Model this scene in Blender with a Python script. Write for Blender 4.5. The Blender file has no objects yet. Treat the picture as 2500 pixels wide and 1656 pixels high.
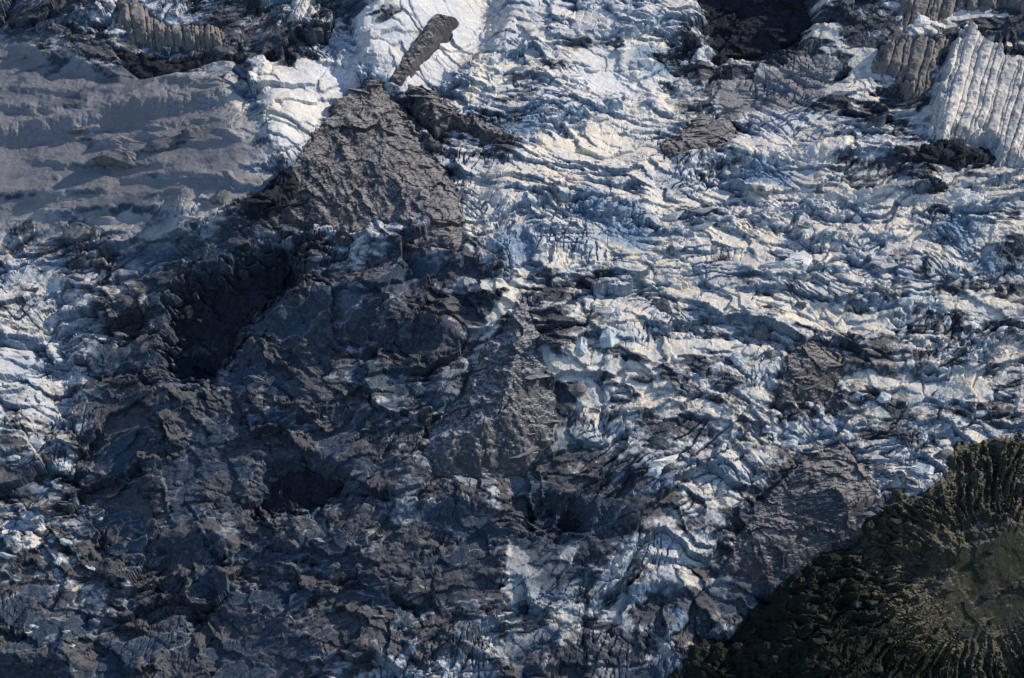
import bpy, bmesh, math, random
import numpy as np
random.seed(7); np.random.seed(7)
scene = bpy.context.scene
C = scene.collection

# ------------------------------------------------------------------ camera
PITCH = math.radians(20.0)          # looks down across a valley
SLOPE = math.radians(45.0)          # mean tilt of the icefall
DIST, WID = 2000.0, 1000.0          # metres to the slope, metres across the frame
PW, PH = 2500.0, 1656.0
ca, sa = math.cos(SLOPE), math.sin(SLOPE)
VD = np.array([0, math.cos(PITCH), -math.sin(PITCH)])
VU = np.array([0, math.sin(PITCH), math.cos(PITCH)])
CAM = -DIST * VD
AX = np.array([1.0, 0, 0]); BX = np.array([0, ca, sa]); NX = np.array([0, -sa, ca])
cam = bpy.data.cameras.new('camera'); co = bpy.data.objects.new('camera', cam); C.objects.link(co)
co.location = CAM; co.rotation_euler = (math.pi/2 - PITCH, 0, 0)
cam.sensor_width = 36.0; cam.lens = 36.0 * DIST / WID
cam.clip_start = 10; cam.clip_end = 30000
scene.camera = co

# ------------------------------------------------------------------ sky, sun, exposure
SUN = np.array([.80, .03, .56]); SUN /= np.linalg.norm(SUN)
sun_el = math.asin(SUN[2]); sun_az = math.atan2(SUN[0], SUN[1])      # azimuth from +Y towards +X
w = bpy.data.worlds.new('World'); scene.world = w; w.use_nodes = True
nt = w.node_tree; bg = nt.nodes['Background']
sky = nt.nodes.new('ShaderNodeTexSky'); sky.sky_type = 'NISHITA'; sky.sun_disc = False
sky.sun_elevation = sun_el; sky.sun_rotation = sun_az; sky.altitude = 3000; sky.air_density = 1.0; sky.dust_density = .1; sky.ozone_density = 3.0
nt.links.new(sky.outputs[0], bg.inputs[0]); bg.inputs[1].default_value = 0.145
sl = bpy.data.lights.new('sun', 'SUN'); sl.energy = 3.9; sl.angle = math.radians(.5); sl.color = (1, .87, .69)
so = bpy.data.objects.new('sun', sl); C.objects.link(so); so.location = (2000, 0, 1500)
from mathutils import Vector
so.rotation_euler = Vector(SUN).to_track_quat('Z', 'Y').to_euler()
vs = scene.view_settings
vs.view_transform = 'Standard'; vs.look = 'None'; vs.exposure = 0.4; vs.gamma = 1.0; vs.use_curve_mapping = False

# ------------------------------------------------------------------ helpers: noise
f32 = np.float32
def perlin(x, y, seed):
    rs = np.random.RandomState(seed)
    perm = rs.permutation(256); perm = np.concatenate([perm, perm, perm])
    th = rs.rand(256) * 2*np.pi; gx = np.cos(th).astype(f32); gy = np.sin(th).astype(f32)
    xi = np.floor(x).astype(np.int32); yi = np.floor(y).astype(np.int32)
    xf = (x - xi).astype(f32); yf = (y - yi).astype(f32); xi &= 255; yi &= 255
    u = xf*xf*xf*(xf*(xf*6-15)+10); v = yf*yf*yf*(yf*(yf*6-15)+10)
    def g(ix, iy, fx, fy):
        h = perm[perm[ix] + iy] & 255
        return gx[h]*fx + gy[h]*fy
    n00 = g(xi, yi, xf, yf); n10 = g(xi+1, yi, xf-1, yf); n01 = g(xi, yi+1, xf, yf-1); n11 = g(xi+1, yi+1, xf-1, yf-1)
    return ((n00 + u*(n10-n00)) * (1-v) + (n01 + u*(n11-n01)) * v) * 1.5
def fbm(x, y, seed, octs=5, gain=.5):
    r = 0; am = 1.0; t = 0
    for i in range(octs):
        r = r + am*perlin(x*2**i + 17.3*i, y*2**i + 5.7*i, seed+i); t += am; am *= gain
    return r / t
def ridged(x, y, seed, octs=5, gain=.55):
    r = 0; am = 1.0; t = 0; wgt = 1.0
    for i in range(octs):
        n = 1 - np.abs(perlin(x*2**i + 9.1*i, y*2**i + 3.3*i, seed+i)); n = n*n
        r = r + am*n*wgt; t += am; wgt = np.clip(n*1.4, 0, 1); am *= gain
    return r / t
def cells(x, y, seed):
    """jittered cells: nearest distance gap, offset from the cell's centre, four random numbers of the cell"""
    rs = np.random.RandomState(seed); P = rs.permutation(1024); P = np.concatenate([P, P])
    R = rs.rand(1024, 6).astype(f32)
    xi = np.floor(x).astype(np.int32); yi = np.floor(y).astype(np.int32)
    b1 = np.full(x.shape, 9, f32); b2 = b1.copy(); bid = np.zeros(x.shape, np.int32)
    bx = np.zeros(x.shape, f32); by = np.zeros(x.shape, f32)
    for dx in (-1, 0, 1):
        for dy in (-1, 0, 1):
            cx = xi+dx; cy = yi+dy; h = P[P[cx & 1023] + (cy & 1023)]
            ox = (x - cx - R[h, 0]*.94).astype(f32); oy = (y - cy - R[h, 1]*.94).astype(f32)
            d = ox*ox + oy*oy
            m = d < b1
            b2 = np.where(m, b1, np.minimum(b2, d)); b1 = np.where(m, d, b1)
            bid = np.where(m, h, bid); bx = np.where(m, ox, bx); by = np.where(m, oy, by)
    return np.sqrt(b2)-np.sqrt(b1), bx, by, R[bid, 2], R[bid, 3], R[bid, 4], R[bid, 5]
def sstep(a, b, x):
    t = np.clip((x-a)/(b-a), 0, 1); return t*t*(3-2*t)

# ------------------------------------------------------------------ helpers: slope frame <-> picture
def to_world(a, b, h):
    return np.stack([a, b*ca - h*sa, b*sa + h*ca], -1)
def to_pix(a, b, h):
    y = b*ca - h*sa - CAM[1]; z = b*sa + h*ca - CAM[2]
    d = y*VD[1] + z*VD[2]; u = y*VU[1] + z*VU[2]; k = PW * DIST / WID
    return PW/2 + k*a/d, PH/2 - k*u/d
def poly_sd(px, py, poly):
    """signed distance in photo pixels, positive inside"""
    d = np.full(px.shape, 1e12, f32); ins = np.zeros(px.shape, bool); n = len(poly)
    for i in range(n):
        x0, y0 = poly[i]; x1, y1 = poly[(i+1) % n]
        ex, ey = x1-x0, y1-y0; wx, wy = px-x0, py-y0
        t = np.clip((wx*ex + wy*ey)/(ex*ex+ey*ey), 0, 1)
        d = np.minimum(d, (wx-ex*t)**2 + (wy-ey*t)**2)
        c = (py >= y0) != (py >= y1)
        if ey != 0: ins ^= c & (px < x0 + ex*(py-y0)/ey)
    d = np.sqrt(d); return np.where(ins, d, -d)

# ------------------------------------------------------------------ wanted brightness of the slope, shade included, for relief and surface colour, one number per 100 px of the photograph (0 darkest .. 9 brightest)
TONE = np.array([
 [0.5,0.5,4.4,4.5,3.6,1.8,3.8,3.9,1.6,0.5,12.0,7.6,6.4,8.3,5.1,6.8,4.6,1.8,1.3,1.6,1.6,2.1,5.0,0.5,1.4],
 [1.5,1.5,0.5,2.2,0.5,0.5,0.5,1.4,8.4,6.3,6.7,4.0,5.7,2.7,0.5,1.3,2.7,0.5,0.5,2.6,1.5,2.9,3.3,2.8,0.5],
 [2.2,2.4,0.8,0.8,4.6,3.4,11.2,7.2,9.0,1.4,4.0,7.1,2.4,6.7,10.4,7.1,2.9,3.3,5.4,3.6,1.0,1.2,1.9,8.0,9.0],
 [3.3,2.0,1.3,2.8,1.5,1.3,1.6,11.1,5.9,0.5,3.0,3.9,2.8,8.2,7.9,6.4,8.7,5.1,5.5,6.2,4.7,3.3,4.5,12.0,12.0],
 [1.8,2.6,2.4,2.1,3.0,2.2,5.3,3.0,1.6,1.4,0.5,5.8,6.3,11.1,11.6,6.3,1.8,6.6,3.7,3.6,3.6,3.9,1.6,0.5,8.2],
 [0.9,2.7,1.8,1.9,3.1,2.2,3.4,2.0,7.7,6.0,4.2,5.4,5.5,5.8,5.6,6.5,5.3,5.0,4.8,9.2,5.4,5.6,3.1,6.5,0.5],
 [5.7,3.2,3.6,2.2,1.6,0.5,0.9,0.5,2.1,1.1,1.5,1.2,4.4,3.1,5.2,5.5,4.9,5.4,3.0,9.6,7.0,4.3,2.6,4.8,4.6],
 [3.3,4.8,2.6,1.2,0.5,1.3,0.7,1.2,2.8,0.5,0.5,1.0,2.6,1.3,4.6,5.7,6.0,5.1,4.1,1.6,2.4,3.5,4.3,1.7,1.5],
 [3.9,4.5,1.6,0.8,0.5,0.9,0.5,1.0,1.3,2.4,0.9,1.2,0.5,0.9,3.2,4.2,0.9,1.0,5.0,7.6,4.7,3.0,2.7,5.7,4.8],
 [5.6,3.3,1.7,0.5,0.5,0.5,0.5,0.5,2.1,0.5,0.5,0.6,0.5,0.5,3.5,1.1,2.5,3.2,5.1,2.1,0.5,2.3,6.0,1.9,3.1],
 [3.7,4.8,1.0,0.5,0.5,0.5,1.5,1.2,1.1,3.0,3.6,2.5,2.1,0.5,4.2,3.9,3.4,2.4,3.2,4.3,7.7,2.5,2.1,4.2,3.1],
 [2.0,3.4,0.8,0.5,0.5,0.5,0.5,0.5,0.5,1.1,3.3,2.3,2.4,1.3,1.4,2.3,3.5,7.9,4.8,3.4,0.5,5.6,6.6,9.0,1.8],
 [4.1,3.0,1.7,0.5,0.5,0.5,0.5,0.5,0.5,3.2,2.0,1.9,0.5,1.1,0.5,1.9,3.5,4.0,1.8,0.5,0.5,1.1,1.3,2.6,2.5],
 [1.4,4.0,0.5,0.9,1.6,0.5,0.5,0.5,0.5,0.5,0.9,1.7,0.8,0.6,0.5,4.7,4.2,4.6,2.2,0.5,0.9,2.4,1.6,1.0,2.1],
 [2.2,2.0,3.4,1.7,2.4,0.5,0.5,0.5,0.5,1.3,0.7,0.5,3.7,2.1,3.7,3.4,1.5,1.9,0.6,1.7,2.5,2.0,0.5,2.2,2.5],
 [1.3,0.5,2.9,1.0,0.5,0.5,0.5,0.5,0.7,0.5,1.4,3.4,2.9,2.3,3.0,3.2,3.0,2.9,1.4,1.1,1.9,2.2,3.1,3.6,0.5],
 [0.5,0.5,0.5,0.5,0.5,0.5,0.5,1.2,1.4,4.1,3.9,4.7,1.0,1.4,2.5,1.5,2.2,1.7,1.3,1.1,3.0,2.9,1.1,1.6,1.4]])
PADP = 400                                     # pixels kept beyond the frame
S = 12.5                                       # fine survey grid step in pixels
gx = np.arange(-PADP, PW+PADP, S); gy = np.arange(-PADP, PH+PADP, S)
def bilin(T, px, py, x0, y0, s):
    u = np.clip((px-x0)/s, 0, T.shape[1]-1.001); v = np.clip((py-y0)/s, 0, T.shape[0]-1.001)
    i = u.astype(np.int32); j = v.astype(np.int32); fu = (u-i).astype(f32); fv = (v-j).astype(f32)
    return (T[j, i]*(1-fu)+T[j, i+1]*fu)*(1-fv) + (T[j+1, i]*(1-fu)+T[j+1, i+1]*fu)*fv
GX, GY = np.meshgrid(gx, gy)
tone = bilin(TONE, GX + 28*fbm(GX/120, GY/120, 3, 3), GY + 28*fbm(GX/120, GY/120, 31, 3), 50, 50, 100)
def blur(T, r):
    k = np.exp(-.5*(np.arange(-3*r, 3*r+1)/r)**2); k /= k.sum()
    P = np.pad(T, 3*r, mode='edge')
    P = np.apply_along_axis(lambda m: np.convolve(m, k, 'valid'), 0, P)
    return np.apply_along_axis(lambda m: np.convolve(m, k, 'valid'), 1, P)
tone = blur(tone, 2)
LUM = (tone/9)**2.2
ALB = np.clip(.66*(LUM/.26)**.45, .08, .82)  # part of the light and shade goes into the surface colour
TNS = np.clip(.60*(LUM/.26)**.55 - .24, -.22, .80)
# large relief, shaped for the wanted light and shade: gullies and spurs whose flanks turn towards or away from the sun
sab = np.array([SUN @ AX, SUN @ BX]); sn = SUN @ NX
g = blur(sn - TNS, 2)
mpp = WID/PW
F = np.fft.fft2(g - g.mean()); wx = 2*np.pi*np.fft.fftfreq(g.shape[1], S*mpp); wy = -2*np.pi*np.fft.fftfreq(g.shape[0], S*mpp)
WX, WY = np.meshgrid(wx, wy); D = 1j*(WX*sab[0] + WY*sab[1])
Hm = np.real(np.fft.ifft2(np.conj(D)*F / (np.abs(D)**2 + .06*(WX**2+WY**2) + (2*np.pi/1400)**2*.3)))
Hm = blur(Hm, 1)
def macro(px, py): return bilin(Hm, px, py, gx[0], gy[0], S)
def albedo_at(px, py): return bilin(ALB, px, py, gx[0], gy[0], S)
def place(a, b, extra=0):
    h = np.zeros_like(a)
    for _ in range(6):
        px, py = to_pix(a, b, h); h = .5*h + .5*macro(px, py)
    px, py = to_pix(a, b, h + extra); return h, px, py
def pix_to_ab(px, py):
    """where the line of sight through a photo pixel meets the mountainside"""
    k = PW*DIST/WID; d = VD + AX*(px-PW/2)/k + VU*(PH/2-py)/k; h = 0.0
    for _ in range(12):
        t = (h - CAM @ NX)/(d @ NX); p = CAM + t*d; a, b = p @ AX, p @ BX
        h = .5*h + .5*float(macro(np.array([px]), np.array([py]))[0])
    return a, b, h

# ------------------------------------------------------------------ materials
def node(nt, kind, **kw):
    n = nt.nodes.new(kind)
    for k, v in kw.items(): setattr(n, k, v)
    return n
def base_mat(name, rough=.85, spec=.25):
    m = bpy.data.materials.new(name); m.use_nodes = True; nt = m.node_tree
    b = nt.nodes['Principled BSDF']; b.inputs['Roughness'].default_value = rough; b.inputs['Specular IOR Level'].default_value = spec
    return m, nt, b
def tex(nt, scale, detail=6, rough=.62, dist=0.0, coord=None, sc=(1, 1, 1)):
    mp = node(nt, 'ShaderNodeMapping'); mp.inputs['Scale'].default_value = sc
    nt.links.new(coord, mp.inputs[0])
    n = node(nt, 'ShaderNodeTexNoise'); n.inputs['Scale'].default_value = scale; n.inputs['Detail'].default_value = detail
    n.inputs['Roughness'].default_value = rough; n.inputs['Distortion'].default_value = dist
    nt.links.new(mp.outputs[0], n.inputs['Vector']); return n.outputs['Fac']
def ramp(nt, fac, stops):
    r = node(nt, 'ShaderNodeValToRGB'); el = r.color_ramp.elements
    while len(el) < len(stops): el.new(.5)
    for e, (p, c) in zip(el, stops): e.position = p; e.color = (*c, 1) if len(c) == 3 else c
    nt.links.new(fac, r.inputs[0]); return r.outputs[0]
def mix(nt, fac, a, b):
    m = node(nt, 'ShaderNodeMix', data_type='RGBA')
    for s, v in ((0, fac), (6, a), (7, b)):
        if hasattr(v, 'is_output'): nt.links.new(v, m.inputs[s])
        else: m.inputs[s].default_value = (*v, 1) if isinstance(v, tuple) else v
    return m.outputs[2]
def math_(nt, op, a, b, clamp=False):
    m = node(nt, 'ShaderNodeMath', operation=op, use_clamp=clamp)
    for i, v in enumerate((a, b)):
        if hasattr(v, 'is_output'): nt.links.new(v, m.inputs[i])
        else: m.inputs[i].default_value = v
    return m.outputs[0]
def bump(nt, b, fac, dist, strength=1.0):
    n = node(nt, 'ShaderNodeBump'); n.inputs['Distance'].default_value = dist; n.inputs['Strength'].default_value = strength
    nt.links.new(fac, n.inputs['Height']); nt.links.new(n.outputs[0], b.inputs['Normal'])

def glacier_material():
    m, nt, b = base_mat('glacier_ice', .7, .3)
    tc = node(nt, 'ShaderNodeTexCoord').outputs['Object']
    deb_shade = node(nt, 'ShaderNodeAttribute', attribute_name='debris').outputs['Fac']
    ice = node(nt, 'ShaderNodeAttribute', attribute_name='ice').outputs['Fac']
    warm = node(nt, 'ShaderNodeAttribute', attribute_name='warm').outputs['Fac']
    n1 = tex(nt, .25, 6, .7, .4, tc); n2 = tex(nt, .045, 5, .65, .8, tc); n3 = tex(nt, .9, 4, .7, 0, tc)
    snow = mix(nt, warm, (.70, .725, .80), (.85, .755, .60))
    snow = mix(nt, ramp(nt, n2, [(.42, (0, 0, 0)), (.62, (1, 1, 1))]), snow, (.55, .56, .58))
    n4 = tex(nt, .35, 7, .75, 1.2, tc, (1, 1.6, 1.6)); n5 = tex(nt, .11, 6, .7, 1.5, tc)
    snow = mix(nt, ramp(nt, n4, [(.43, (0, 0, 0)), (.62, (.85, .85, .85))]), snow, mix(nt, ramp(nt, n5, [(.42, (0, 0, 0)), (.58, (1, 1, 1))]), (.36, .42, .52), (.52, .45, .34)))
    icec = ramp(nt, n1, [(.3, (.04, .09, .20)), (.5, (.16, .25, .37)), (.7, (.40, .49, .56))])
    rock = ramp(nt, n1, [(.3, (.009, .019, .042)), (.5, (.026, .041, .070)), (.70, (.115, .116, .126))])  # debris rock, with the navy of the shaded slope in its colour
    grey = node(nt, 'ShaderNodeAttribute', attribute_name='grey').outputs['Fac']
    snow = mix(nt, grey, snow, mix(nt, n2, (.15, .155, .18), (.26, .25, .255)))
    plate = node(nt, 'ShaderNodeAttribute', attribute_name='plate').outputs['Fac']
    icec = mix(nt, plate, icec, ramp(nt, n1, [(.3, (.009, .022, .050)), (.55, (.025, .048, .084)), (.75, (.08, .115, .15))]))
    e = math_(nt, 'ADD', ice, math_(nt, 'MULTIPLY', math_(nt, 'SUBTRACT', n3, .5), .9), True)
    c = mix(nt, e, snow, icec)
    d = math_(nt, 'ADD', deb_shade, math_(nt, 'MULTIPLY', math_(nt, 'SUBTRACT', n1, .5), 1.1))
    d = ramp(nt, d, [(.32, (0, 0, 0)), (.62, (1, 1, 1))])
    grit = node(nt, 'ShaderNodeAttribute', attribute_name='grit').outputs['Fac']
    rock = mix(nt, grit, rock, mix(nt, n1, (.030, .040, .060), (.15, .135, .132)))
    c = mix(nt, d, c, rock)
    nt.links.new(c, b.inputs['Base Color'])
    bump(nt, b, n3, 1.3, .8)
    return m
def rock_material(name, lo, mid, hi, scale=.2, sc=(1, 1, 1), bumpd=1.2, patch=None, pcol=(0, 0, 0), dust=None, dcol=(.42, .42, .45)):
    m, nt, b = base_mat(name, .9, .2)
    tc = node(nt, 'ShaderNodeNewGeometry').outputs['Position']      # grain keeps its size on blocks of any size
    n1 = tex(nt, scale, 8, .7, .6, tc, sc); n2 = tex(nt, .9, 5, .7, .2, tc, sc); n3 = tex(nt, .03, 4, .6, 1.0, tc)
    c = ramp(nt, n1, [(.3, lo), (.5, mid), (.72, hi)])
    if patch is not None:
        c = mix(nt, ramp(nt, n3, [(patch, (0, 0, 0)), (patch+.12, (1, 1, 1))]), c, pcol)
    if dust is not None:                      # snow and grit lying on the flatter ledges
        ge = node(nt, 'ShaderNodeNewGeometry'); sx = node(nt, 'ShaderNodeSeparateXYZ'); nt.links.new(ge.outputs['True Normal'], sx.inputs[0])
        k = math_(nt, 'ADD', math_(nt, 'MULTIPLY', sx.outputs[2], .75), math_(nt, 'MULTIPLY', tex(nt, .07, 7, .7, .8, tc), .85))
        c = mix(nt, ramp(nt, k, [(dust, (0, 0, 0)), (min(dust+.10, 1), (1, 1, 1))]), c, dcol)
    nt.links.new(c, b.inputs['Base Color']); bump(nt, b, n2, bumpd, .8)
    return m
M = {}
M['glacier'] = glacier_material()
M['brown'] = rock_material('brown_rock', (.028, .032, .042), (.074, .076, .086), (.165, .152, .146), patch=.50, pcol=(.045, .050, .062), dust=.93, dcol=(.25, .235, .235))
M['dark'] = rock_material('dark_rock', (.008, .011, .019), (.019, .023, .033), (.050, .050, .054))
M['grey'] = rock_material('grey_rock', (.030, .038, .050), (.080, .085, .095), (.19, .18, .17), patch=.52, pcol=(.05, .058, .075), dust=.92, dcol=(.30, .30, .32))
M['olive'] = rock_material('olive_hillside', (.014, .017, .015), (.045, .044, .032), (.105, .094, .066), .12, patch=.52, pcol=(.028, .034, .018), dust=.92, dcol=(.14, .128, .095))
def add_flank_shade(m):      # dark green that paints in the shade of the left flank
    nt = m.node_tree; b = nt.nodes['Principled BSDF']; src = b.inputs['Base Color'].links[0].from_socket
    tc = node(nt, 'ShaderNodeTexCoord').outputs['Object']
    k = math_(nt, 'ADD', node(nt, 'ShaderNodeAttribute', attribute_name='moss').outputs['Fac'], math_(nt, 'MULTIPLY', math_(nt, 'SUBTRACT', tex(nt, .06, 8, .7, 1, tc), .5), 1.6))
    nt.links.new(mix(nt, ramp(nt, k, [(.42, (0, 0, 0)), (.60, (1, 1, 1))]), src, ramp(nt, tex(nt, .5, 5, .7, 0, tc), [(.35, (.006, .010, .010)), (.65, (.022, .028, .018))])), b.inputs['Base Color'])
add_flank_shade(M['olive'])
M['stone'] = rock_material('mossy_stone', (.012, .015, .014), (.034, .036, .030), (.075, .070, .055), .3)
M['fluted2'] = rock_material('dirty_fluted_ice', (.20, .22, .26), (.40, .40, .41), (.66, .62, .57), .10, (1.6, .7, .7), 1.2)
M['fluted'] = rock_material('fluted_ice', (.28, .30, .34), (.55, .53, .51), (.78, .73, .65), .10, (1.6, .7, .7), 1.2, patch=.56, pcol=(.30, .33, .38))
M['flutedgrey'] = rock_material('grey_fluted_rock', (.09, .09, .10), (.17, .16, .16), (.28, .26, .25), .12, (1.6, .5, .5), 1.0)
M['snow'] = rock_material('firn_snow', (.52, .54, .60), (.72, .70, .68), (.82, .78, .72), .15)
M['ice'] = rock_material('serac_ice', (.20, .30, .40), (.48, .54, .58), (.74, .74, .72), .22)
M['dirtyice'] = rock_material('dirty_ice', (.05, .06, .075), (.13, .14, .155), (.27, .27, .27), .2)

def mesh_obj(name, verts, faces, mat, parent=None, smooth=False):
    me = bpy.data.meshes.new(name)
    verts = np.asarray(verts, f32)
    if isinstance(faces, np.ndarray):
        k = faces.shape[1]
        me.vertices.add(len(verts)); me.vertices.foreach_set('co', verts.ravel())
        me.loops.add(faces.size); me.loops.foreach_set('vertex_index', faces.ravel().astype(np.int32))
        me.polygons.add(len(faces)); me.polygons.foreach_set('loop_start', (np.arange(len(faces))*k).astype(np.int32))
        me.update(calc_edges=True)
    else:
        me.from_pydata(verts.tolist(), [], faces)
    me.polygons.foreach_set('use_smooth', np.full(len(me.polygons), smooth))
    me.materials.append(mat); me.validate()
    o = bpy.data.objects.new(name, me); C.objects.link(o)
    if parent: o.parent = parent
    return o
def tag(o, label, cat=None, group=None):
    o['label'] = label
    if cat: o['category'] = cat
    if group: o['group'] = group
    return o
def attr(o, name, v):
    at = o.data.attributes.new(name, 'FLOAT', 'POINT'); at.data.foreach_set('value', np.ascontiguousarray(v, f32).ravel())
def grid_faces(nu, nv, keep=None):
    j, i = np.meshgrid(np.arange(nv-1), np.arange(nu-1), indexing='ij'); q = j*nu + i
    f = np.stack([q, q+1, q+nu+1, q+nu], -1).reshape(-1, 4)
    if keep is not None: f = f[keep.ravel()[f].all(1)]
    return f
def compact(verts, faces):
    u, inv = np.unique(faces, return_inverse=True)
    return verts[u], inv.reshape(faces.shape), u

# ------------------------------------------------------------------ broken ice: tilted blocks with steps between them, at three sizes
def bend(a, b):
    """ledges wander: level on the right, rising to the right low down, sagging on the left"""
    f = 46*fbm(a/210, b/210, 77, 2) + 16*fbm(a/80, b/80, 79, 2)
    f = f + 60*np.exp(-((a-230)/170)**2 - ((b+210)/130)**2) + 55*np.exp(-((a+420)/150)**2 - ((b+120)/160)**2)
    return a + 14*fbm(a/70, b/70, 78, 2), b - f
def broken(a, b, px, py, rough, seed, groove=1.0, sizes=(50, 21, 9.5, 4.4), asp=1.45, step=.24):
    ra0, rb0 = bend(a, b)
    h = np.zeros(a.shape, f32); rnd = 0
    for k, sz in enumerate(sizes):
        an = (.15, -.35, .5, -.2)[k]; c, s_ = math.cos(an), math.sin(an)
        wa = ra0 + .42*sz*fbm(a/(sz*1.1), b/(sz*1.1), seed+1+k, 4, .6); wb = rb0 + .42*sz*fbm(a/(sz*1.1), b/(sz*1.1), seed+5+k, 4, .6)
        ra = wa*c + wb*s_; rb = -wa*s_ + wb*c
        gap, ox, oy, r1, r2, r3, r4 = cells(ra/(sz*asp), rb/sz, seed+10+k)
        ta = (r1-.5)*1.5; tb = -step + (r2-.5)*1.1
        hk = ta*ox*sz*asp*.6 + tb*oy*sz + (r3-.5)*sz*.40
        hk -= groove*sz*.16*(1-sstep(0, .14, gap))*(r4 > .35)
        h += hk*(.60, .70, .66, .42)[k]*(rough if k > 1 else .35+.65*rough)
        rnd = rnd + (r4-.5)*(.42, .34, .28, .2)[k]
    rg = ridged(ra0/40, rb0/22, seed+30, 6, .52)
    h += rough*7.0*(rg-.5)
    return h, rnd, rg

# features cut into or raised from the ice (photo pixels)
SMOOTH = [(-500, 100), (40, 105), (330, 205), (540, 165), (600, 260), (650, 370), (640, 470), (520, 545), (300, 560), (60, 560), (-500, 600)]
SNOWS = [[(900, -60), (1240, -60), (1200, 90), (1090, 200), (990, 225), (860, 150), (880, 60)],
         [(620, 165), (870, 125), (880, 215), (750, 345), (690, 370), (640, 260)],
         [(-60, 720), (120, 700), (180, 850), (150, 1040), (60, 1100), (-60, 1080)],
         [(1330, 180), (1560, 195), (1610, 240), (1480, 260), (1360, 215)],
         [(1270, 360), (1420, 330), (1600, 340), (1620, 380), (1450, 400), (1280, 400)],
         [(1780, 355), (1860, 335), (1990, 370), (1920, 385), (1800, 380)],
         [(1180, 470), (1360, 465), (1380, 480), (1200, 490)],
         [(1215, 730), (1262, 690), (1280, 712), (1236, 775), (1188, 838), (1172, 830)],
         [(1100, 60), (1090, 90), (1010, 200), (985, 215), (990, 190), (1050, 100)]]
FIRN = [[(1245, 1340), (1420, 1330), (1370, 1420), (1250, 1470), (1230, 1400)],
        [(1840, 180), (2010, 120), (2060, 170), (1950, 280), (1760, 280), (1720, 210)],
        [(-400, 130), (60, 110), (330, 210), (560, 190), (560, 250), (300, 270), (160, 310), (-400, 330)]]
PITS = [([(400, 730), (480, 660), (600, 620), (680, 570), (745, 590), (740, 680), (640, 760), (560, 880), (450, 950), (400, 900)], 42),
        ([(650, 1130), (760, 1110), (870, 1160), (830, 1210), (700, 1260), (600, 1270), (620, 1180)], 26),
        ([(1290, 1230), (1340, 1195), (1440, 1240), (1420, 1290), (1370, 1322), (1260, 1312)], 26),
        ([(1675, -60), (2000, -60), (2000, 40), (1965, 105), (1900, 125), (1850, 145), (1790, 142), (1740, 162), (1715, 130), (1728, 95), (1690, 70), (1715, 30), (1695, 5)], 34),
        ([(440, 1500), (520, 1420), (560, 1440), (500, 1510), (450, 1560)], 14),
        ([(1460, 640), (1560, 660), (1500, 690), (1350, 725), (1300, 700)], 10),
        ([(1000, 900), (1060, 880), (1100, 830), (1130, 840), (1040, 940)], 16)]
FRONTS = [([(-300, 335), (120, 315), (200, 300), (290, 268), (420, 258), (520, 238), (600, 230)], 42, 16), ([(40, 104), (110, 140), (200, 165), (320, 208)], 26, 9),
          ([(-200, 215), (60, 225), (200, 245), (330, 230)], 18, 4), ([(90, 345), (250, 350), (330, 352)], 12, 3), ([(-100, 470), (140, 475), (300, 455)], 22, 6), ([(-100, 270), (150, 285), (260, 262)], 18, 5), ([(320, 330), (480, 352), (620, 330)], 13, 4), ([(60, 395), (220, 412), (430, 400)], 13, 4),
          ([(280, 440), (450, 430), (620, 447)], 15, 5), ([(80, 520), (300, 505), (500, 522)], 22, 6), ([(250, 300), (400, 306), (560, 290)], 12, 3),
          ([(1640, 388), (1800, 380), (1990, 375), (2100, 360)], 38, 15), ([(1180, 480), (1380, 482), (1500, 500)], 36, 12), ([(860, 592), (960, 582), (1050, 590), (1150, 605)], 70, 24),
          ([(830, 775), (960, 790), (1130, 792)], 62, 20), ([(400, 575), (500, 552), (640, 548), (680, 560)], 36, 13), ([(640, 790), (760, 720), (850, 740), (1000, 750)], 50, 12),
          ([(1280, 255), (1500, 270), (1640, 262)], 40, 12), ([(1920, 588), (2060, 575), (2220, 572)], 30, 8), ([(1960, 462), (2150, 478), (2320, 445)], 32, 10), ([(1040, 975), (1170, 972)], 45, 14),
          ([(340, 1330), (520, 1308), (590, 1335)], 46, 14), ([(-100, 1612), (60, 1606), (210, 1602)], 60, 18), ([(1280, 605), (1400, 600), (1480, 620)], 40, 10), ([(1460, 520), (1620, 512)], 60, 16),
          ([(1180, 860), (1300, 850), (1420, 862)], 30, 6), ([(1980, 745), (2150, 720), (2260, 735)], 30, 9), ([(2050, 905), (2250, 890), (2420, 905)], 26, 8), ([(700, 1000), (850, 985), (960, 1010)], 50, 12),
          ([(950, 1240), (1100, 1215), (1230, 1230)], 40, 10), ([(980, 1580), (1100, 1572), (1200, 1590)], 30, 8), ([(1500, 1440), (1600, 1420), (1700, 1425)], 34, 9)]
SUNK = []          # outlines of rock bodies: the ice lies lower there (filled below)

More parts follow.
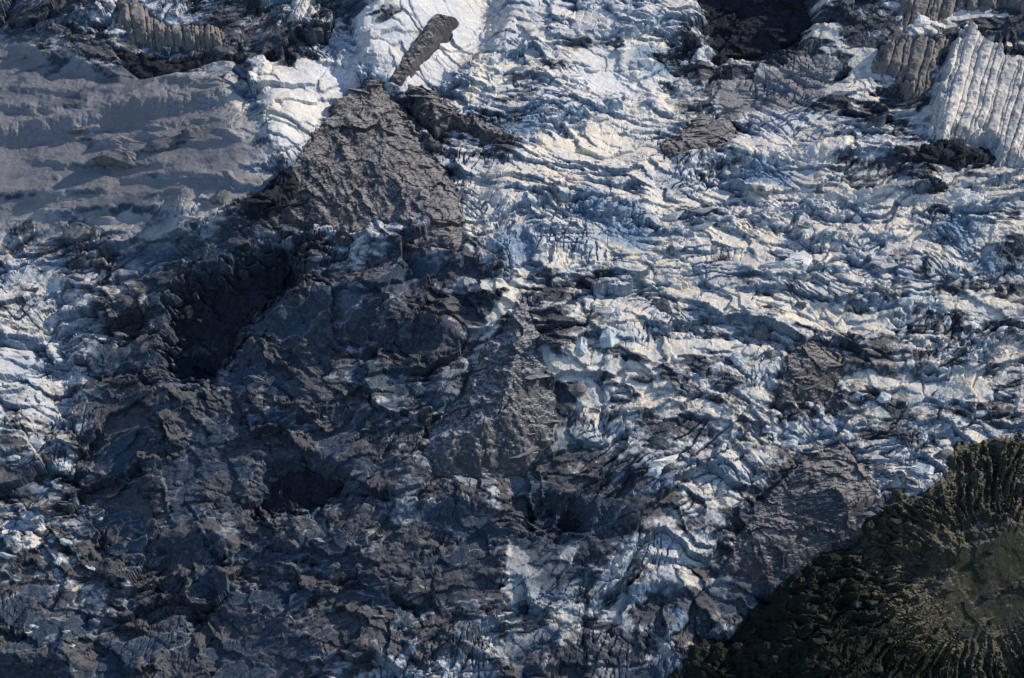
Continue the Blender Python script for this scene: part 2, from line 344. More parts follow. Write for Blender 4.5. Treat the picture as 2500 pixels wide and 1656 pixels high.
# ------------------------------------------------------------------ rock bodies that stand out of the ice
# name, label, category, outline, lift (m), rim (px), material, noise scale, style
BODIES = [
 ('rock_peak', 'large pointed grey-brown rock peak rising between white snow patches', 'rock peak',
  [(895, 182), (930, 195), (985, 270), (1035, 340), (1075, 400), (1120, 480), (1150, 590), (1130, 640), (1000, 620), (900, 600), (800, 560), (720, 550), (605, 545), (600, 525), (640, 470), (700, 400), (750, 345), (830, 250), (885, 205)], 24, 175, 'brown', .6),
 ('rock_peak', 'smaller pointed grey rock peak at the middle with a pale flank', 'rock peak',
  [(1285, 700), (1298, 760), (1322, 830), (1338, 910), (1352, 1000), (1365, 1080), (1300, 1150), (1180, 1180), (1050, 1170), (1030, 1090), (1100, 980), (1160, 890), (1200, 830), (1245, 760)], 34, 140, 'grey', .55),
 ('rock_rib', 'straight dark rock rib slanting up through the bright snow at the top', 'rock rib',
  [(1064, 34), (1112, 44), (1084, 88), (1040, 140), (1008, 185), (980, 226), (938, 208), (962, 168), (1000, 118), (1030, 80)], 7, 12, 'brown', .3),
 ('rock_rib', 'short dark rock strip left of the brightest snow at the top edge', 'rock rib',
  [(905, 75), (950, 30), (990, 15), (985, 40), (940, 75), (900, 95)], 8, 12, 'brown', .5),
 ('rock_shoulder', 'brown rock shoulder running down to the right from the large peak', 'rock outcrop',
  [(985, 205), (1050, 215), (1100, 270), (1160, 290), (1260, 340), (1235, 360), (1190, 355), (1110, 310), (1060, 330), (1020, 280)], 14, 26, 'brown', .6),
 ('rock_outcrop', 'black broken rock knob at the left foot of the large peak', 'rock outcrop',
  [(690, 420), (735, 430), (760, 490), (720, 520), (685, 545), (600, 550), (605, 510), (640, 470)], 26, 26, 'dark', .5),
 ('rock_outcrop', 'brown ribbed rock outcrop sitting alone in the broken ice at right', 'rock outcrop',
  [(1945, 835), (2000, 820), (2060, 860), (2070, 900), (2040, 960), (2060, 1000), (1990, 990), (1900, 990), (1905, 920)], 10, 60, 'brown', .5),
 ('rock_outcrop', 'dark flat rock outcrop at the foot of the fluted ice wall', 'rock outcrop',
  [(2240, 350), (2330, 345), (2420, 370), (2430, 395), (2350, 410), (2270, 410), (2235, 385)], 10, 22, 'dark', .5),
 ('rock_outcrop', 'grey-brown debris outcrop below the long snow bank, right of centre', 'rock outcrop',
  [(1640, 330), (1700, 280), (1780, 290), (1800, 340), (1770, 385), (1620, 388), (1605, 360)], 9, 28, 'brown', .5),
 ('rock_spur', 'dark brown banded rock spur between the icefall and the olive hillside', 'rock spur',
  [(1950, 1130), (2050, 1080), (2110, 1140), (2140, 1220), (2100, 1300), (1980, 1380), (1850, 1420), (1770, 1390), (1800, 1300), (1880, 1210)], 13, 110, 'brown', .6),
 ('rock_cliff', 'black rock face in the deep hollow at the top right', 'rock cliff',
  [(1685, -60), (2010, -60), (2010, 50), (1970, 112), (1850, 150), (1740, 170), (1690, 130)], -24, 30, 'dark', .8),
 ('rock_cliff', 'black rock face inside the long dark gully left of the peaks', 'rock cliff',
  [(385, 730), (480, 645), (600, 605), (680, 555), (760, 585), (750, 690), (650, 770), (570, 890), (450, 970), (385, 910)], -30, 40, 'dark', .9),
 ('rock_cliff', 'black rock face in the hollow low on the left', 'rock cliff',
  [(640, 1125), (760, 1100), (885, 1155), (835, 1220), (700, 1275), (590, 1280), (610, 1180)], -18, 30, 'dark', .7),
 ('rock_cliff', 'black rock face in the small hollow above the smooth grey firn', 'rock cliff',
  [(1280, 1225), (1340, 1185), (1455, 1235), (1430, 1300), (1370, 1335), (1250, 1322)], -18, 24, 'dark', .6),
 ('rock_cliff', 'dark rock cliff under the fluted band at the upper left', 'rock cliff',
  [(250, 110), (340, 130), (420, 150), (500, 130), (590, 130), (600, 155), (520, 170), (420, 200), (340, 215), (300, 180)], 6, 20, 'dark', .6),
]
HILL = [(2900, 900), (2500, 1062), (2420, 1085), (2330, 1120), (2290, 1160), (2240, 1195), (2160, 1232), (2120, 1300), (2010, 1340), (1930, 1400), (1840, 1480), (1760, 1560), (1700, 1600), (1660, 1680), (1600, 2100), (2900, 2100)]
WALLS = [   # fluted walls: label, outline, lift, flute width px, lean (px sideways per px down), material
 ('white fluted ice wall with dark upright grooves at the right edge',
  [(2340, 68), (2375, 65), (2430, 110), (2475, 140), (2640, 150), (2640, 420), (2500, 425), (2430, 395), (2390, 350), (2280, 340), (2275, 280), (2265, 235), (2310, 130)], 16, 21, -.28, 'fluted'),
 ('grey fluted rock wall left of the white fluted ice wall', [(2140, 110), (2215, 85), (2330, 90), (2300, 140), (2260, 235), (2220, 240), (2170, 190), (2125, 180)], 10, 24, -.25, 'flutedgrey'),
 ('grey fluted rock wall along the top right corner', [(2190, -40), (2640, -40), (2640, 60), (2500, 50), (2440, 25), (2350, 20), (2300, 60), (2200, 70)], 8, 25, -.18, 'flutedgrey'),
 ('pale streaked fluted ice band at the upper left', [(265, -5), (350, 10), (420, 60), (540, 60), (560, 120), (500, 130), (400, 130), (290, 80)], 10, 17, .12, 'flutedgrey'),
 ('small ribbed ice step at the top left of the bright snow', [(715, -20), (775, -20), (760, 45), (725, 55), (700, 45)], 6, 12, -.25, 'fluted')]
SUNK = [b[3] for b in BODIES if b[4] > 0] + [HILL] + [q[1] for q in WALLS]

def warp(px, py, seed, amp=9):
    return px + amp*fbm(px/38, py/38, seed, 4, .6), py + amp*fbm(px/38, py/38, seed+50, 4, .6)

# ------------------------------------------------------------------ the glacier: one detailed sheet
STEP = 1.14
A0, A1, B0, B1 = -640, 640, -480, 490
au = np.arange(A0, A1, STEP); bv = np.arange(B0, B1, STEP)
A, B = np.meshgrid(au.astype(f32), bv.astype(f32)); nu, nv = len(au), len(bv)
hm, PX, PY = place(A, B)
qx, qy = warp(PX, PY, 5, 12)
sx_, sy_ = PX + 34*fbm(PX/70, PY/45, 205, 5, .6), PY + 34*fbm(PX/70, PY/45, 255, 5, .6)
smooth = sstep(-70, 70, poly_sd(qx, qy, SMOOTH) + 90*fbm(PX/110, PY/60, 23, 4))
snowy = np.zeros_like(A); firn = np.zeros_like(A)
for p in SNOWS[:2] + SNOWS[3:]: snowy = np.maximum(snowy, sstep(-10, 12, poly_sd(sx_, sy_, p)))
for p in FIRN: firn = np.maximum(firn, sstep(-10, 12, poly_sd(qx, qy, p) if p is FIRN[0] else poly_sd(sx_, sy_, p)))
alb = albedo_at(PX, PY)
bright = sstep(1000, 1250, PX)*sstep(1200, 900, PY)
ruf = .62 + 1.5*fbm(PX/190, PY/150, 19, 4)
ruf = np.clip(ruf, .16, 1.05)*(1-.93*smooth)*(1-.85*snowy)*(1-.75*firn)*(1-.14*bright)
bn = fbm((A+8*fbm(A/20, B/14, 208, 4))/85, (B+.1*A)/30, 207, 4)
bench = sstep(.08, .20, bn + .07*sstep(620, 480, PY))*bright
plate = sstep(.04, .16, fbm((A+.25*B+8*fbm(A/20, B/14, 209, 4))/60, (B-.2*A)/34, 210, 4))*sstep(.45, .25, alb)*(1-bright)   # smooth walls of ice, painted dark for the shade on the left slope
ruf = ruf*(1-.82*bench)*(1-.72*plate)
hd, rnd, rg = broken(A, B, PX, PY, ruf, 100, 1-.85*sstep(.45, .2, alb))
# sets of parallel crevasses, each in its own patch of the slope
crev = np.zeros_like(A)
for k, (an, ln, sp) in enumerate(((.12, 70, 11), (-.75, 60, 9), (.65, 60, 10), (1.35, 45, 8))):
    c_, s_ = math.cos(an), math.sin(an); wa = A + 6*fbm(A/30, B/30, 220+k, 3); wb = B + 6*fbm(A/30, B/30, 230+k, 3)
    n_ = np.abs(perlin((wa*c_+wb*s_)/ln, (-wa*s_+wb*c_)/sp, 240+k))
    crev = np.maximum(crev, sstep(.11, .03, n_)*sstep(.16, .30, fbm(A/120, B/95, 250+k, 3)))
crev *= (1-.75*sstep(.45, .2, alb))*(1-.8*smooth)*(1-snowy)*(1-.7*bench)
hd = hd*(1-.93*smooth) + smooth*(2.5*fbm(A/60, B/22, 109, 5) + .5*fbm(A/6, B/4, 111, 3))
jj = slice(int((40-B0)/STEP), nv); ii = slice(int((-70-A0)/STEP), nu)
lay = sstep(1060, 1240, PX[jj, ii])*sstep(640, 520, PY[jj, ii])*sstep(100, 260, PY[jj, ii])
h2, r2_, g2 = broken(A[jj, ii], B[jj, ii], PX[jj, ii], PY[jj, ii], ruf[jj, ii], 160, sizes=(26, 12, 5.5), asp=3.2, step=.30)
hd[jj, ii] = hd[jj, ii]*(1-lay*.75) + h2*lay*1.15; rnd[jj, ii] = rnd[jj, ii]*(1-lay) + r2_*lay
# long wind-packed drifts on the smooth upper left snowfield
dr = .5 + 1.5*np.maximum(ridged((A+40*fbm(A/120, B/120, 61, 2))/190, (B+.12*A+24*fbm(A/90, B/70, 62, 4))/48, 63, 4)-.62, 0)*sstep(-.15, .25, fbm(A/70, B/40, 65, 2))
hd += smooth*16*(dr-.5) + (.10+.9*(1-smooth))*1.0*fbm(A/7, B/5, 64, 4)
H = hm + hd - 3.6*crev
# ice fronts: the ground breaks down along these lines (photo pixels), width of the front in px, drop in m
for k, (line, wd, drop) in enumerate(FRONTS):
    L = np.array(line, float); xs = np.linspace(-600, 3100, 1500); yl = np.interp(PX, xs, np.interp(xs, L[:, 0], L[:, 1]) + 10*fbm(xs/60, xs*0+k*3.1, 700+k, 4, .5))
    dy = qy - yl; e = sstep(L[0, 0]-10, L[0, 0]+50, PX)*sstep(L[-1, 0]+10, L[-1, 0]-50, PX)
    H += e*drop*np.where(dy < 0, np.exp(np.clip(dy, -900, 0)/90), 1-sstep(0, wd, dy))
for p in SNOWS[:3]:      # a rightward lean added so these patches catch more sun
    m = sstep(-40, 40, poly_sd(sx_, sy_, p)); xc = np.mean([q[0] for q in p]); H -= (.36 if xc > 200 else .48)*m*np.clip((PX-xc)*mpp, -60, 60)
pit = np.zeros_like(A)
for p, dep in PITS:
    s = sstep(-18, 46, poly_sd(sx_, sy_, p)*.5 + poly_sd(qx, qy, p)*.5 + (34 if dep > 40 else 15)*(ridged(A/16, B/10, 29, 4)-.55)); H -= dep*s; pit = np.maximum(pit, s)
sunk = np.zeros_like(A)
for p in SUNK: sunk = np.maximum(sunk, sstep(2, 26, poly_sd(PX, PY, p)))
H -= 16*sunk
# rim goes down so the sheet has no open edge
edge = np.minimum(np.minimum(A-A0, A1-A), np.minimum(B-B0, B1-B)); H -= 60*sstep(8, 0, edge)
hb = np.gradient(H, STEP, axis=0); ha = np.gradient(H, STEP, axis=1)
steep = sstep(.35, 1.3, hb)                                    # faces too steep to hold snow
shade_cover = np.clip((.80-alb)/(.80-.08), 0, 1)  # rock and debris colour spread by wanted brightness, so it paints shade too
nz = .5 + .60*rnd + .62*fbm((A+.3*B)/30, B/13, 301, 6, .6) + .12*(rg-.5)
deb_shade = np.clip(.5 + (shade_cover - nz)*1.15, 0, 1)
deb_shade = deb_shade*(1-.85*snowy)*(1-.75*bench); deb_shade = deb_shade*(1-.9*firn); deb_shade = deb_shade*(1-.88*smooth) + .25*smooth*(fbm(A/60, B/14, 302, 4) > .28); deb_shade = deb_shade*(1-.85*plate); deb_shade = np.maximum(deb_shade, pit)
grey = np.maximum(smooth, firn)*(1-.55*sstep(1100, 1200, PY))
halo = np.zeros_like(A)      # rubble that has rolled from the rocks onto the ice
for q in BODIES[2:]:
    if q[4] > 0 and q[5] > 20: halo = np.maximum(halo, sstep(-75, 5, poly_sd(sx_, sy_, q[3])))
deb_shade = np.clip(deb_shade + halo*(.30 + .9*fbm(A/9, B/7, 309, 5))*(1-.9*snowy)*(1-.8*smooth), 0, 1)
ice = np.clip(steep*1.0 + .9*plate + .8*crev - .4*bench + .55*(fbm(A/45, B/45, 303, 4)) + .18 - .7*snowy - .6*grey, 0, 1)
for (bx_, by_, rx_, ry_) in ((1530, 560, 90, 50), (1580, 1190, 90, 80), (1860, 432, 90, 30), (1440, 505, 60, 40), (2330, 560, 80, 40), (2440, 640, 70, 40), (1500, 1290, 60, 60), (1250, 300, 90, 40), (1620, 150, 90, 40), (1250, 600, 70, 50), (740, 460, 30, 30), (1640, 1500, 90, 60), (300, 1560, 120, 60), (60, 1180, 90, 50)):
    ice = np.maximum(ice, .95*sstep(1.25, .55, np.hypot((sx_-bx_)/rx_, (sy_-by_)/ry_)))     # patches of bare blue ice
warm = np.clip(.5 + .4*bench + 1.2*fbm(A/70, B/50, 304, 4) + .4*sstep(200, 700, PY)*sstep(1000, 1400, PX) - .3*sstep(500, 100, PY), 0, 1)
grit = sstep(.15, -.35, hb + .5*fbm(A/18, B/11, 305, 5))*(1-pit)
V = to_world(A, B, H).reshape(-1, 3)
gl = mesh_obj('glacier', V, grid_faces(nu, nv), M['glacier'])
gl['kind'] = 'structure'; gl['label'] = 'broken blue-white icefall with debris and painted-in shade'
attr(gl, 'debris', deb_shade); attr(gl, 'ice', ice); attr(gl, 'warm', warm); attr(gl, 'grey', grey); attr(gl, 'grit', grit); attr(gl, 'plate', plate)
def surf(a, b):
    """height of the glacier sheet above the mean slope"""
    i = int(np.clip((a-A0)/STEP, 1, nu-2)); j = int(np.clip((b-B0)/STEP, 1, nv-2)); return float(H[j, i])

# the mountainside goes on beyond the detailed sheet
ou = np.linspace(-2400, 2400, 321); ov = np.linspace(-1300, 1900, 221); OA, OB = np.meshgrid(ou, ov)
inside = (np.abs(OA) < 720) & (np.abs(OB) < 560)
OH = -22 + 60*fbm(OA/420, OB/420, 410, 6) + 22*(ridged(OA/120, OB/70, 420, 5)-.5) - 110*inside
mo = mesh_obj('mountainside', to_world(OA, OB, OH).reshape(-1, 3), grid_faces(321, 221), M['ice']); mo['kind'] = 'structure'

def block_mesh(seed, kind):
    r = random.Random(seed); bm = bmesh.new(); n = 16
    for i in range(n):
        th = 2*math.pi*r.random(); z = r.uniform(-.5, 1) if kind != 'slab' else r.uniform(-.5, .6)
        rad = math.sqrt(max(.05, 1-z*z))*r.uniform(.72, 1.05)
        if kind == 'spire': rad *= (1-.75*max(0, z)); z *= 1.6
        bm.verts.new((rad*math.cos(th)*(1.35 if kind == 'slab' else 1.1), rad*math.sin(th)*.85, z*(.55 if kind == 'slab' else .9)))
    bm.verts.new((0, 0, -.9))
    res = bmesh.ops.convex_hull(bm, input=bm.verts)
    bmesh.ops.delete(bm, geom=[e for e in res['geom_interior'] if isinstance(e, bmesh.types.BMVert)], context='VERTS')
    bmesh.ops.subdivide_edges(bm, edges=bm.edges, cuts=2, use_grid_fill=True, fractal=.9, along_normal=.4, seed=seed)
    bmesh.ops.triangulate(bm, faces=bm.faces)
    me = bpy.data.meshes.new('block'); bm.to_mesh(me); bm.free(); return me
# ------------------------------------------------------------------ rock bodies
FIELD = {}
def body(name, label, cat, poly, lift, rim, mat, scale, seed, step=1.1, hill=False):
    P = np.array(poly, float); 
    x0, y0 = P.min(0)-30; x1, y1 = P.max(0)+30
    x0 = max(x0, -320); x1 = min(x1, 2820); y0 = max(y0, -320); y1 = min(y1, 1976)
    cs = [pix_to_ab(x, y) for x in (x0, x1) for y in (y0, y1)]
    a0, a1 = min(c[0] for c in cs)-25, max(c[0] for c in cs)+25; b0, b1 = min(c[1] for c in cs)-25, max(c[1] for c in cs)+25
    u = np.arange(a0, a1, step); v = np.arange(b0, b1, step); a, b = np.meshgrid(u, v)
    h, px, py = place(a, b); wx, wy = warp(px, py, seed, 40 if hill else 4 if rim < 20 else 24)
    if hill: wx = wx + 60*fbm(px/170, py/170, seed+21, 3); wy = wy + 60*fbm(px/170, py/170, seed+22, 3)
    d = poly_sd(wx, wy, poly)
    prof = np.clip(d/rim, -1, 1); prof = np.where(prof > 0, np.clip(prof, 0, 1)**(.95 if lift > 25 else .6), prof*1.6)
    rough = .62*scale
    big = lift > 15 and not hill
    nb, rr, rg = broken(a, b, px, py, rough, seed+200, .15, sizes=(58, 27, 12) if big else (44*scale, 22*scale, 11*scale, 5), asp=1.4, step=.15)
    if big:      # long joints and gullies down the faces
        wa = a + 10*fbm(a/40, b/40, seed+3, 4); ja = wa + .45*b; jb = wa - .6*b
        nb = nb*.55 + 7*(ridged(ja/30, b/75, seed+4, 5, .6)-.5) + 4*(ridged(jb/16, (b+.3*wa)/60, seed+6, 5, .6)-.5)
    z = h + (lift*prof if lift > 0 else lift + 14*np.minimum(prof, 0)*-1 - 14*(prof > 2)) + nb*(.8 if not hill else .17)*np.clip(.4+prof, .3, 1)
    if lift < 0: z = h + lift + nb*.8
    z += (.5 if big or hill else 1.1)*fbm(a/5, b/4, seed+7, 4)
    if hill:
        # gullies run down into a smooth bowl
        r = np.hypot(px-2400, (py-1440)*1.1); th = np.arctan2(py-1440, px-2400)
        led = ridged(th*11 + 1.6*fbm(px/120, py/120, seed+9, 4), r/240, seed+11, 6, .68)
        z += 17*(led-.5)*sstep(90, 300, r)*sstep(0, 60, d) + 9*fbm(a/90, b/90, seed+12, 3) - 16*np.exp(-(r/260)**2)
    if lift > 0: z = np.where(d < 0, z - 1.0*(-d)*.55, z)
    keep = d > -26
    f = grid_faces(len(u), len(v), keep); vv, ff, us = compact(to_world(a, b, z).reshape(-1, 3), f)
    o = mesh_obj(name, vv, ff, M[mat])
    if hill: attr(o, 'moss', np.clip(sstep(2260, 1950, px - .35*(py-1400)) + .5*sstep(1580, 1660, py) - .25*np.exp(-(np.hypot(px-2380, py-1420)/170)**2), 0, 1).ravel()[us])  # where the flank's shade is painted on
    FIELD[label] = (a, b, z, px, py, d)
    if lift > 8 and not hill and rim > 20:
        rs = random.Random(seed); vx, vy = to_pix(a, b, z); ok = np.argwhere((d > 14) & (d < 60)); ins = ok[np.argsort(vy[ok[:, 0], ok[:, 1]])]
        spots = [('summit_block', ins[min(40, len(ins)-1)], 26)] + [('ledge', ok[rs.randrange(len(ok))], rs.uniform(34, 62)) for _ in range(5 if lift > 15 else 3)]
        for nm, (j, i), sz in spots:
            me = block_mesh(rs.randrange(999), 'slab' if nm == 'ledge' else 'round'); me.materials.append(M[mat]); k = sz*mpp*.5
            c = bpy.data.objects.new(nm, me); C.objects.link(c); c.parent = o; c.location = to_world(a[j, i], b[j, i], z[j, i]-.25*k)
            c.rotation_euler = (rs.uniform(-.3, .1), rs.uniform(-.3, .3), rs.uniform(-.5, .5)); c.scale = (k*1.25, k*.8, k*.5)
    return tag(o, label, cat)
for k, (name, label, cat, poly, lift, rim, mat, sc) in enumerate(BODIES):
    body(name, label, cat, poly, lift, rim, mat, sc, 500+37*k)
body('hillside', 'dark olive rocky hillside with curved ledges filling the lower right corner', 'hillside', HILL, 46, 210, 'olive', 1.0, 1500, 1.25, True)

# ------------------------------------------------------------------ fluted walls: every flute is a part
def pieces(f):
    lab = {}
    def find(x):
        while lab[x] != x: lab[x] = lab[lab[x]]; x = lab[x]
        return x
    for q in f.tolist():
        for v in q: lab.setdefault(v, v)
        r = find(q[0])
        for v in q[1:]: lab[find(v)] = r
    out = {}
    for q in f.tolist(): out.setdefault(find(q[0]), []).append(q)
    return [np.array(v) for v in out.values()]
def fluted(label, poly, lift, width, lean, mat, seed):
    P = np.array(poly, float); x0, y0 = P.min(0)-10; x1, y1 = P.max(0)+10
    cs = [pix_to_ab(x, y) for x in (x0, x1) for y in (y0, y1)]
    a0, a1 = min(c[0] for c in cs)-10, max(c[0] for c in cs)+10; b0, b1 = min(c[1] for c in cs)-10, max(c[1] for c in cs)+10
    st = .9; u = np.arange(a0, a1, st); v = np.arange(b0, b1, st); a, b = np.meshgrid(u, v)
    h, px, py = place(a, b); wx, wy = warp(px, py, seed, 32); d = poly_sd(wx, wy, poly)
    t = px - lean*(py - P[:, 1].mean()) + 9*fbm(px/45, py/80, seed+1, 4)
    cuts = [t.min()-1]; rs = random.Random(seed)
    while cuts[-1] < t.max(): cuts.append(cuts[-1] + width*rs.choice((.35, .5, .7, .9, 1.2, 1.7))*rs.uniform(.8, 1.2))
    cuts = np.array(cuts); idx = np.clip(np.searchsorted(cuts, t)-1, 0, len(cuts)-2)
    mid = (t-cuts[idx])/(cuts[idx+1]-cuts[idx]); hgt = np.array([rs.uniform(-1.5, 1.5) for _ in cuts])[idx]
    wid = (cuts[idx+1]-cuts[idx])*mpp
    groove = 1-np.abs(2*mid-1)**5 + .25*(mid-.5)
    base = h + lift*np.clip(d/26, -1, 1) - 2.5
    z = base + hgt + np.minimum(.55*wid, 4.0)*groove + 1.2*fbm(a/4, b/9, seed+3, 5) + 7*(ridged(a/50, b/26, seed+4, 4)-.5)
    z = np.where(d < 0, z + d*.6, z)
    root = bpy.data.objects.new('ice_cliff' if mat == 'fluted' else 'fluted_cliff', None); C.objects.link(root)
    ca_, cb_, ch_ = pix_to_ab(P[:, 0].mean(), P[:, 1].max()); root.location = to_world(np.array(ca_), np.array(cb_), np.array(ch_))
    tag(root, label, 'ice cliff' if mat == 'fluted' else 'rock cliff')
    W = to_world(a, b, z).reshape(-1, 3) - np.array(root.location)
    cr = np.argwhere((d > 2) & (d < 16)); vx, vy = to_pix(a, b, z); cr = cr[np.argsort(vy[cr[:, 0], cr[:, 1]])]; cr = cr[:max(8, len(cr)//5)]
    for _ in range(4):
        j, i = cr[rs.randrange(len(cr))]; me = block_mesh(rs.randrange(999), 'round'); me.materials.append(M[mat]); k = rs.uniform(16, 30)*mpp*.5
        c = bpy.data.objects.new('crest_block', me); C.objects.link(c); c.parent = root; c.location = to_world(a[j, i], b[j, i], z[j, i]) - np.array(root.location)
        c.rotation_euler = (rs.uniform(-.4, .4), rs.uniform(-.4, .4), rs.uniform(0, 6)); c.scale = (k, k*.8, k)
    f = grid_faces(len(u), len(v), d > -14); fi = idx.ravel()[f[:, 0]]
    for k in np.unique(fi):
        sel = f[fi == k]
        if len(sel) < 12: continue
        for piece in pieces(sel):
            if len(piece) < 12: continue
            vv, ff, _ = compact(W, piece); mesh_obj('flute', vv, ff, M['fluted2' if mat == 'fluted' and rs.random() < .4 else mat], root)
    return root
for k, q in enumerate(WALLS): fluted(*q, 2000+41*k)

# ------------------------------------------------------------------ loose blocks: seracs and boulders
BM = {}
def block(name, px, py, size, kind, mat, label, cat, group=None, rz=None, squash=(1, 1, 1), seed=0, sink=.25, boulder_detail=False):
    a, b, h = pix_to_ab(px, py); h = surf(a, b); s = size*mpp*.5
    key = (kind, mat, seed % 9)
    if key not in BM:
        me = block_mesh(31*(seed % 9)+len(kind), kind); me.materials.append(M[mat]); BM[key] = me
    o = bpy.data.objects.new(name, BM[key]); C.objects.link(o)
    p = to_world(np.array(a), np.array(b), np.array(h)); o.location = p + np.array([0, 0, -sink*s*.3])
    o.rotation_euler = (random.uniform(-.3, .3) - .25, random.uniform(-.3, .3), random.uniform(0, 6.3) if rz is None else rz)
    o.scale = (s*squash[0], s*squash[1], s*squash[2])
    return tag(o, label, cat, group)
exec_list = [
 ('snow_dome', 1945, 642, 78, 'round', 'snow', 'rounded pale snow dome with a shaded left side, right of centre', 'snow dome', (1.1, 1, 1)),
 ('ice_tooth', 2245, 62, 60, 'spire', 'snow', 'small white triangular ice tooth between the grey fluted walls', 'ice tooth', (1.1, .8, .6)),
 ('ice_pinnacle', 1490, 830, 70, 'spire', 'ice', 'pale blue ice pinnacle with a bright ridge right of the smaller peak', 'ice pinnacle', (1.2, 1, .8)),
 ('ice_pinnacle', 1420, 850, 50, 'spire', 'ice', 'narrow blue ice pinnacle next to the pale one', 'ice pinnacle', (.8, .8, .9)),
 ('boulder', 1410, 945, 62, 'round', 'dirtyice', 'dark blue rounded boulder in the ice right of the smaller peak', 'boulder', (1, .8, .8)),
 ('boulder', 405, 357, 120, 'round', 'dirtyice', 'dark jagged lens-shaped boulder on the smooth snowfield', 'boulder', (1, .7, .45)),
 ('boulder', 300, 395, 165, 'round', 'dirtyice', 'largest long brownish boulder lying on the smooth snowfield', 'boulder', (1, .6, .4)),
 ('boulder', 195, 332, 60, 'round', 'dirtyice', 'small flat blue-grey boulder on the snowfield near the left', 'boulder', (1, .6, .4)),
 ('boulder', 472, 332, 62, 'round', 'dirtyice', 'round blue-grey boulder on the snowfield below the drift', 'boulder', (1, .8, .9)),
 ('boulder', 125, 148, 30, 'round', 'dirtyice', 'small dark boulder on the snow crest at the far upper left', 'boulder', (1, .8, 1)),
 ('ice_block', 190, 575, 80, 'round', 'dirtyice', 'grey faceted ice block at the lower left of the snowfield', 'ice block', (1, .8, 1)),
 ('ice_block', 240, 578, 56, 'spire', 'dirtyice', 'grey wedge-shaped ice block beside the faceted one', 'ice block', (1, .8, .7)),
 ('ice_block', 540, 490, 60, 'round', 'dirtyice', 'dark ice block just left of the black rock knob', 'ice block', (1, .8, .8)),
 ('boulder', 1280, 800, 60, 'round', 'dirtyice', 'dark blue boulder set in the top of the smaller peak', 'boulder', (1, .7, .6)),
]
for k, (n, x, y, s, kd, mt, lb, ct, sq) in enumerate(exec_list):
    block(n, x, y, s, kd, mt, lb, ct, None, 0.2, sq, k)
LAND = [('the rounded snow dome', 1945, 642), ('the blue ice pinnacles', 1460, 840), ('the smaller pointed peak', 1283, 780), ('the brown ribbed outcrop', 1985, 910),
 ('the white fluted cliff', 2400, 330), ('the long snow bank', 1470, 225), ('the deep dark hollow at top right', 1760, 170), ('the slanting rock rib', 1060, 130),
 ('the rock shoulder of the large peak', 1150, 310), ('the dark flat outcrop', 2330, 400), ('the banded rock spur', 2000, 1180), ('the edge of the olive hillside', 2290, 1110),
 ('the dark blue boulder', 1410, 945), ('the right edge of the picture', 2500, 700), ('the right edge low down', 2500, 960), ('the small dark hollow', 1350, 1260), ('the smooth grey firn', 1300, 1400),
 ('the low left hollow', 740, 1190), ('the black gully', 560, 760), ('the foot of the large peak', 900, 620), ('the bottom edge left of centre', 800, 1600), ('the bottom edge at centre', 1150, 1600),
 ('the left edge at mid height', 0, 760), ('the left edge below the middle', 0, 1020), ('the left edge low down', 0, 1330), ('the lower left corner', 0, 1656),
 ('the pale snow tongue at right', 1860, 360), ('the layered snow ledges', 1450, 430), ('the centre of the icefall', 1700, 800), ('the lower end of the icefall', 1650, 1150), ('the upper icefall centre', 1640, 560), ('the brown debris outcrop', 1700, 340)]
SCAT = []
def scatter(n, region, sizes, kinds, mats, name, cat, group, seed):
    rs = random.Random(seed); P = np.array(region); c = 0
    while c < n:
        x = rs.uniform(P[:, 0].min(), P[:, 0].max()); y = rs.uniform(P[:, 1].min(), P[:, 1].max())
        if poly_sd(np.array([x]), np.array([y]), region)[0] < 8: continue
        if any(poly_sd(np.array([x]), np.array([y]), p)[0] > -12 for p in SUNK): continue
        s = sizes[0]*(sizes[1]/sizes[0])**(rs.random()**1.8)
        sq = (rs.uniform(.8, 1.4), rs.uniform(.7, 1.1), rs.uniform(.55, 1.0)); kd = rs.choice(kinds); mt = rs.choice(mats)
        o = block(name, x, y, s, kd, mt, '', cat, group, rs.uniform(-.6, .6), sq, rs.randrange(9)); c += 1
        lm = min(LAND, key=lambda q: math.hypot(q[1]-x, q[2]-y))
        look = {'ice': 'blue-white', 'snow': 'white', 'dirtyice': 'dirty grey', 'grey': 'stony grey'}[mt] + ' ' + {'round': 'chunky', 'slab': 'flat', 'spire': 'pointed'}[kd]
        SCAT.append((o, look, name.replace('_', ' '), lm[0], math.hypot(lm[1]-x, lm[2]-y)))
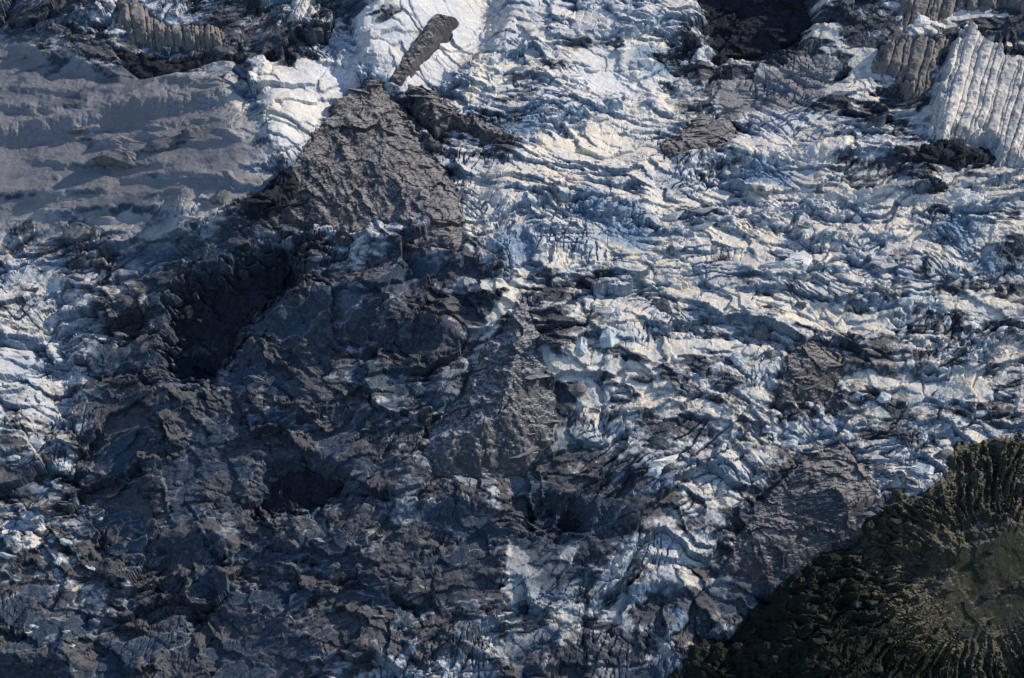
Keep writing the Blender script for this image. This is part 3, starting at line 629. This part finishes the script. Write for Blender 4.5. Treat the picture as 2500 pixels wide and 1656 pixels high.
def on_hill(n, seed):
    a, b, z, px, py, d = next(v for k, v in FIELD.items() if 'olive rocky hillside' in k); rs = random.Random(seed)
    vx, vy = to_pix(a, b, z)
    ok = np.argwhere((d > 25) & (vx > 1650) & (vx < 2490) & (vy < 1640) & (vy > 1060))
    marks = [('the upper right end of the hillside', 2440, 1140), ('the crest of the hillside', 2250, 1230), ('the smooth olive bowl', 2380, 1440), ('the lower right corner', 2500, 1656),
             ('the lower tip of the hillside', 1760, 1620), ('the middle of the bottom hillside', 2100, 1600), ('the shaded left flank', 2020, 1400), ('the right edge beside the bowl', 2500, 1380)]
    for _ in range(n):
        j, i = ok[rs.randrange(len(ok))]; s_ = rs.uniform(12, 34)*mpp*.5; mt = rs.choice(['stone', 'stone', 'dark']); kd = rs.choice(['round', 'slab']); key = (kd, mt, rs.randrange(9))
        if key not in BM:
            me = block_mesh(31*key[2]+len(kd), kd); me.materials.append(M[mt]); BM[key] = me
        o = bpy.data.objects.new('boulder', BM[key]); C.objects.link(o); o.location = to_world(a[j, i], b[j, i], z[j, i])
        o.rotation_euler = (rs.uniform(-.4, .4), rs.uniform(-.4, .4), rs.uniform(0, 6.3)); o.scale = (s_*rs.uniform(.9, 1.4), s_, s_*rs.uniform(.6, 1))
        tag(o, '', 'boulder', 'boulders on the olive hillside')
        x, y = float(vx[j, i]), float(vy[j, i]); lm = min(marks, key=lambda q: math.hypot(q[1]-x, q[2]-y))
        SCAT.append((o, {'stone': 'mossy', 'dark': 'black'}[mt] + {'round': ' chunky', 'slab': ' flat'}[kd], 'boulder', lm[0], math.hypot(lm[1]-x, lm[2]-y)))
def name_blocks():
    ordn = ['closest', 'second closest', 'third closest', 'fourth closest', 'fifth closest', 'sixth closest', 'seventh closest', 'eighth closest', 'ninth closest', 'tenth closest', 'eleventh closest', 'twelfth closest', 'thirteenth closest', 'fourteenth closest']
    sets = {}
    for q in SCAT: sets.setdefault(q[1:4], []).append(q)
    for k, v in sets.items():
        for r, q in enumerate(sorted(v, key=lambda t: t[4])): q[0]['label'] = f'{k[0]} {k[1]}, {ordn[r]} to {k[2]}'
scatter(150, [(1380, 440), (2480, 440), (2490, 1040), (2200, 1180), (1900, 1080), (1600, 1200), (1400, 900)], (16, 52), ['round', 'slab', 'spire'], ['ice', 'ice', 'snow', 'dirtyice'],
        'serac', 'serac', 'seracs of the right icefall', 11)
scatter(50, [(1100, 60), (1680, 60), (1690, 300), (1300, 300)], (14, 44), ['round', 'slab'], ['ice', 'snow'],
        'serac', 'serac', 'seracs of the upper icefall', 12)
scatter(70, [(760, 640), (1120, 640), (1000, 1000), (1200, 1100), (1200, 1560), (600, 1560), (560, 1000)], (16, 48), ['round', 'slab', 'spire'], ['dirtyice', 'dirtyice', 'grey'],
        'ice_block', 'ice block', 'debris-covered blocks of the lower slope', 13)
scatter(50, [(0, 620), (250, 720), (200, 1080), (330, 1300), (300, 1600), (0, 1600)], (14, 40), ['round', 'slab'], ['ice', 'dirtyice'],
        'serac', 'serac', 'ice blocks of the left edge', 14)
on_hill(60, 21)
name_blocks()
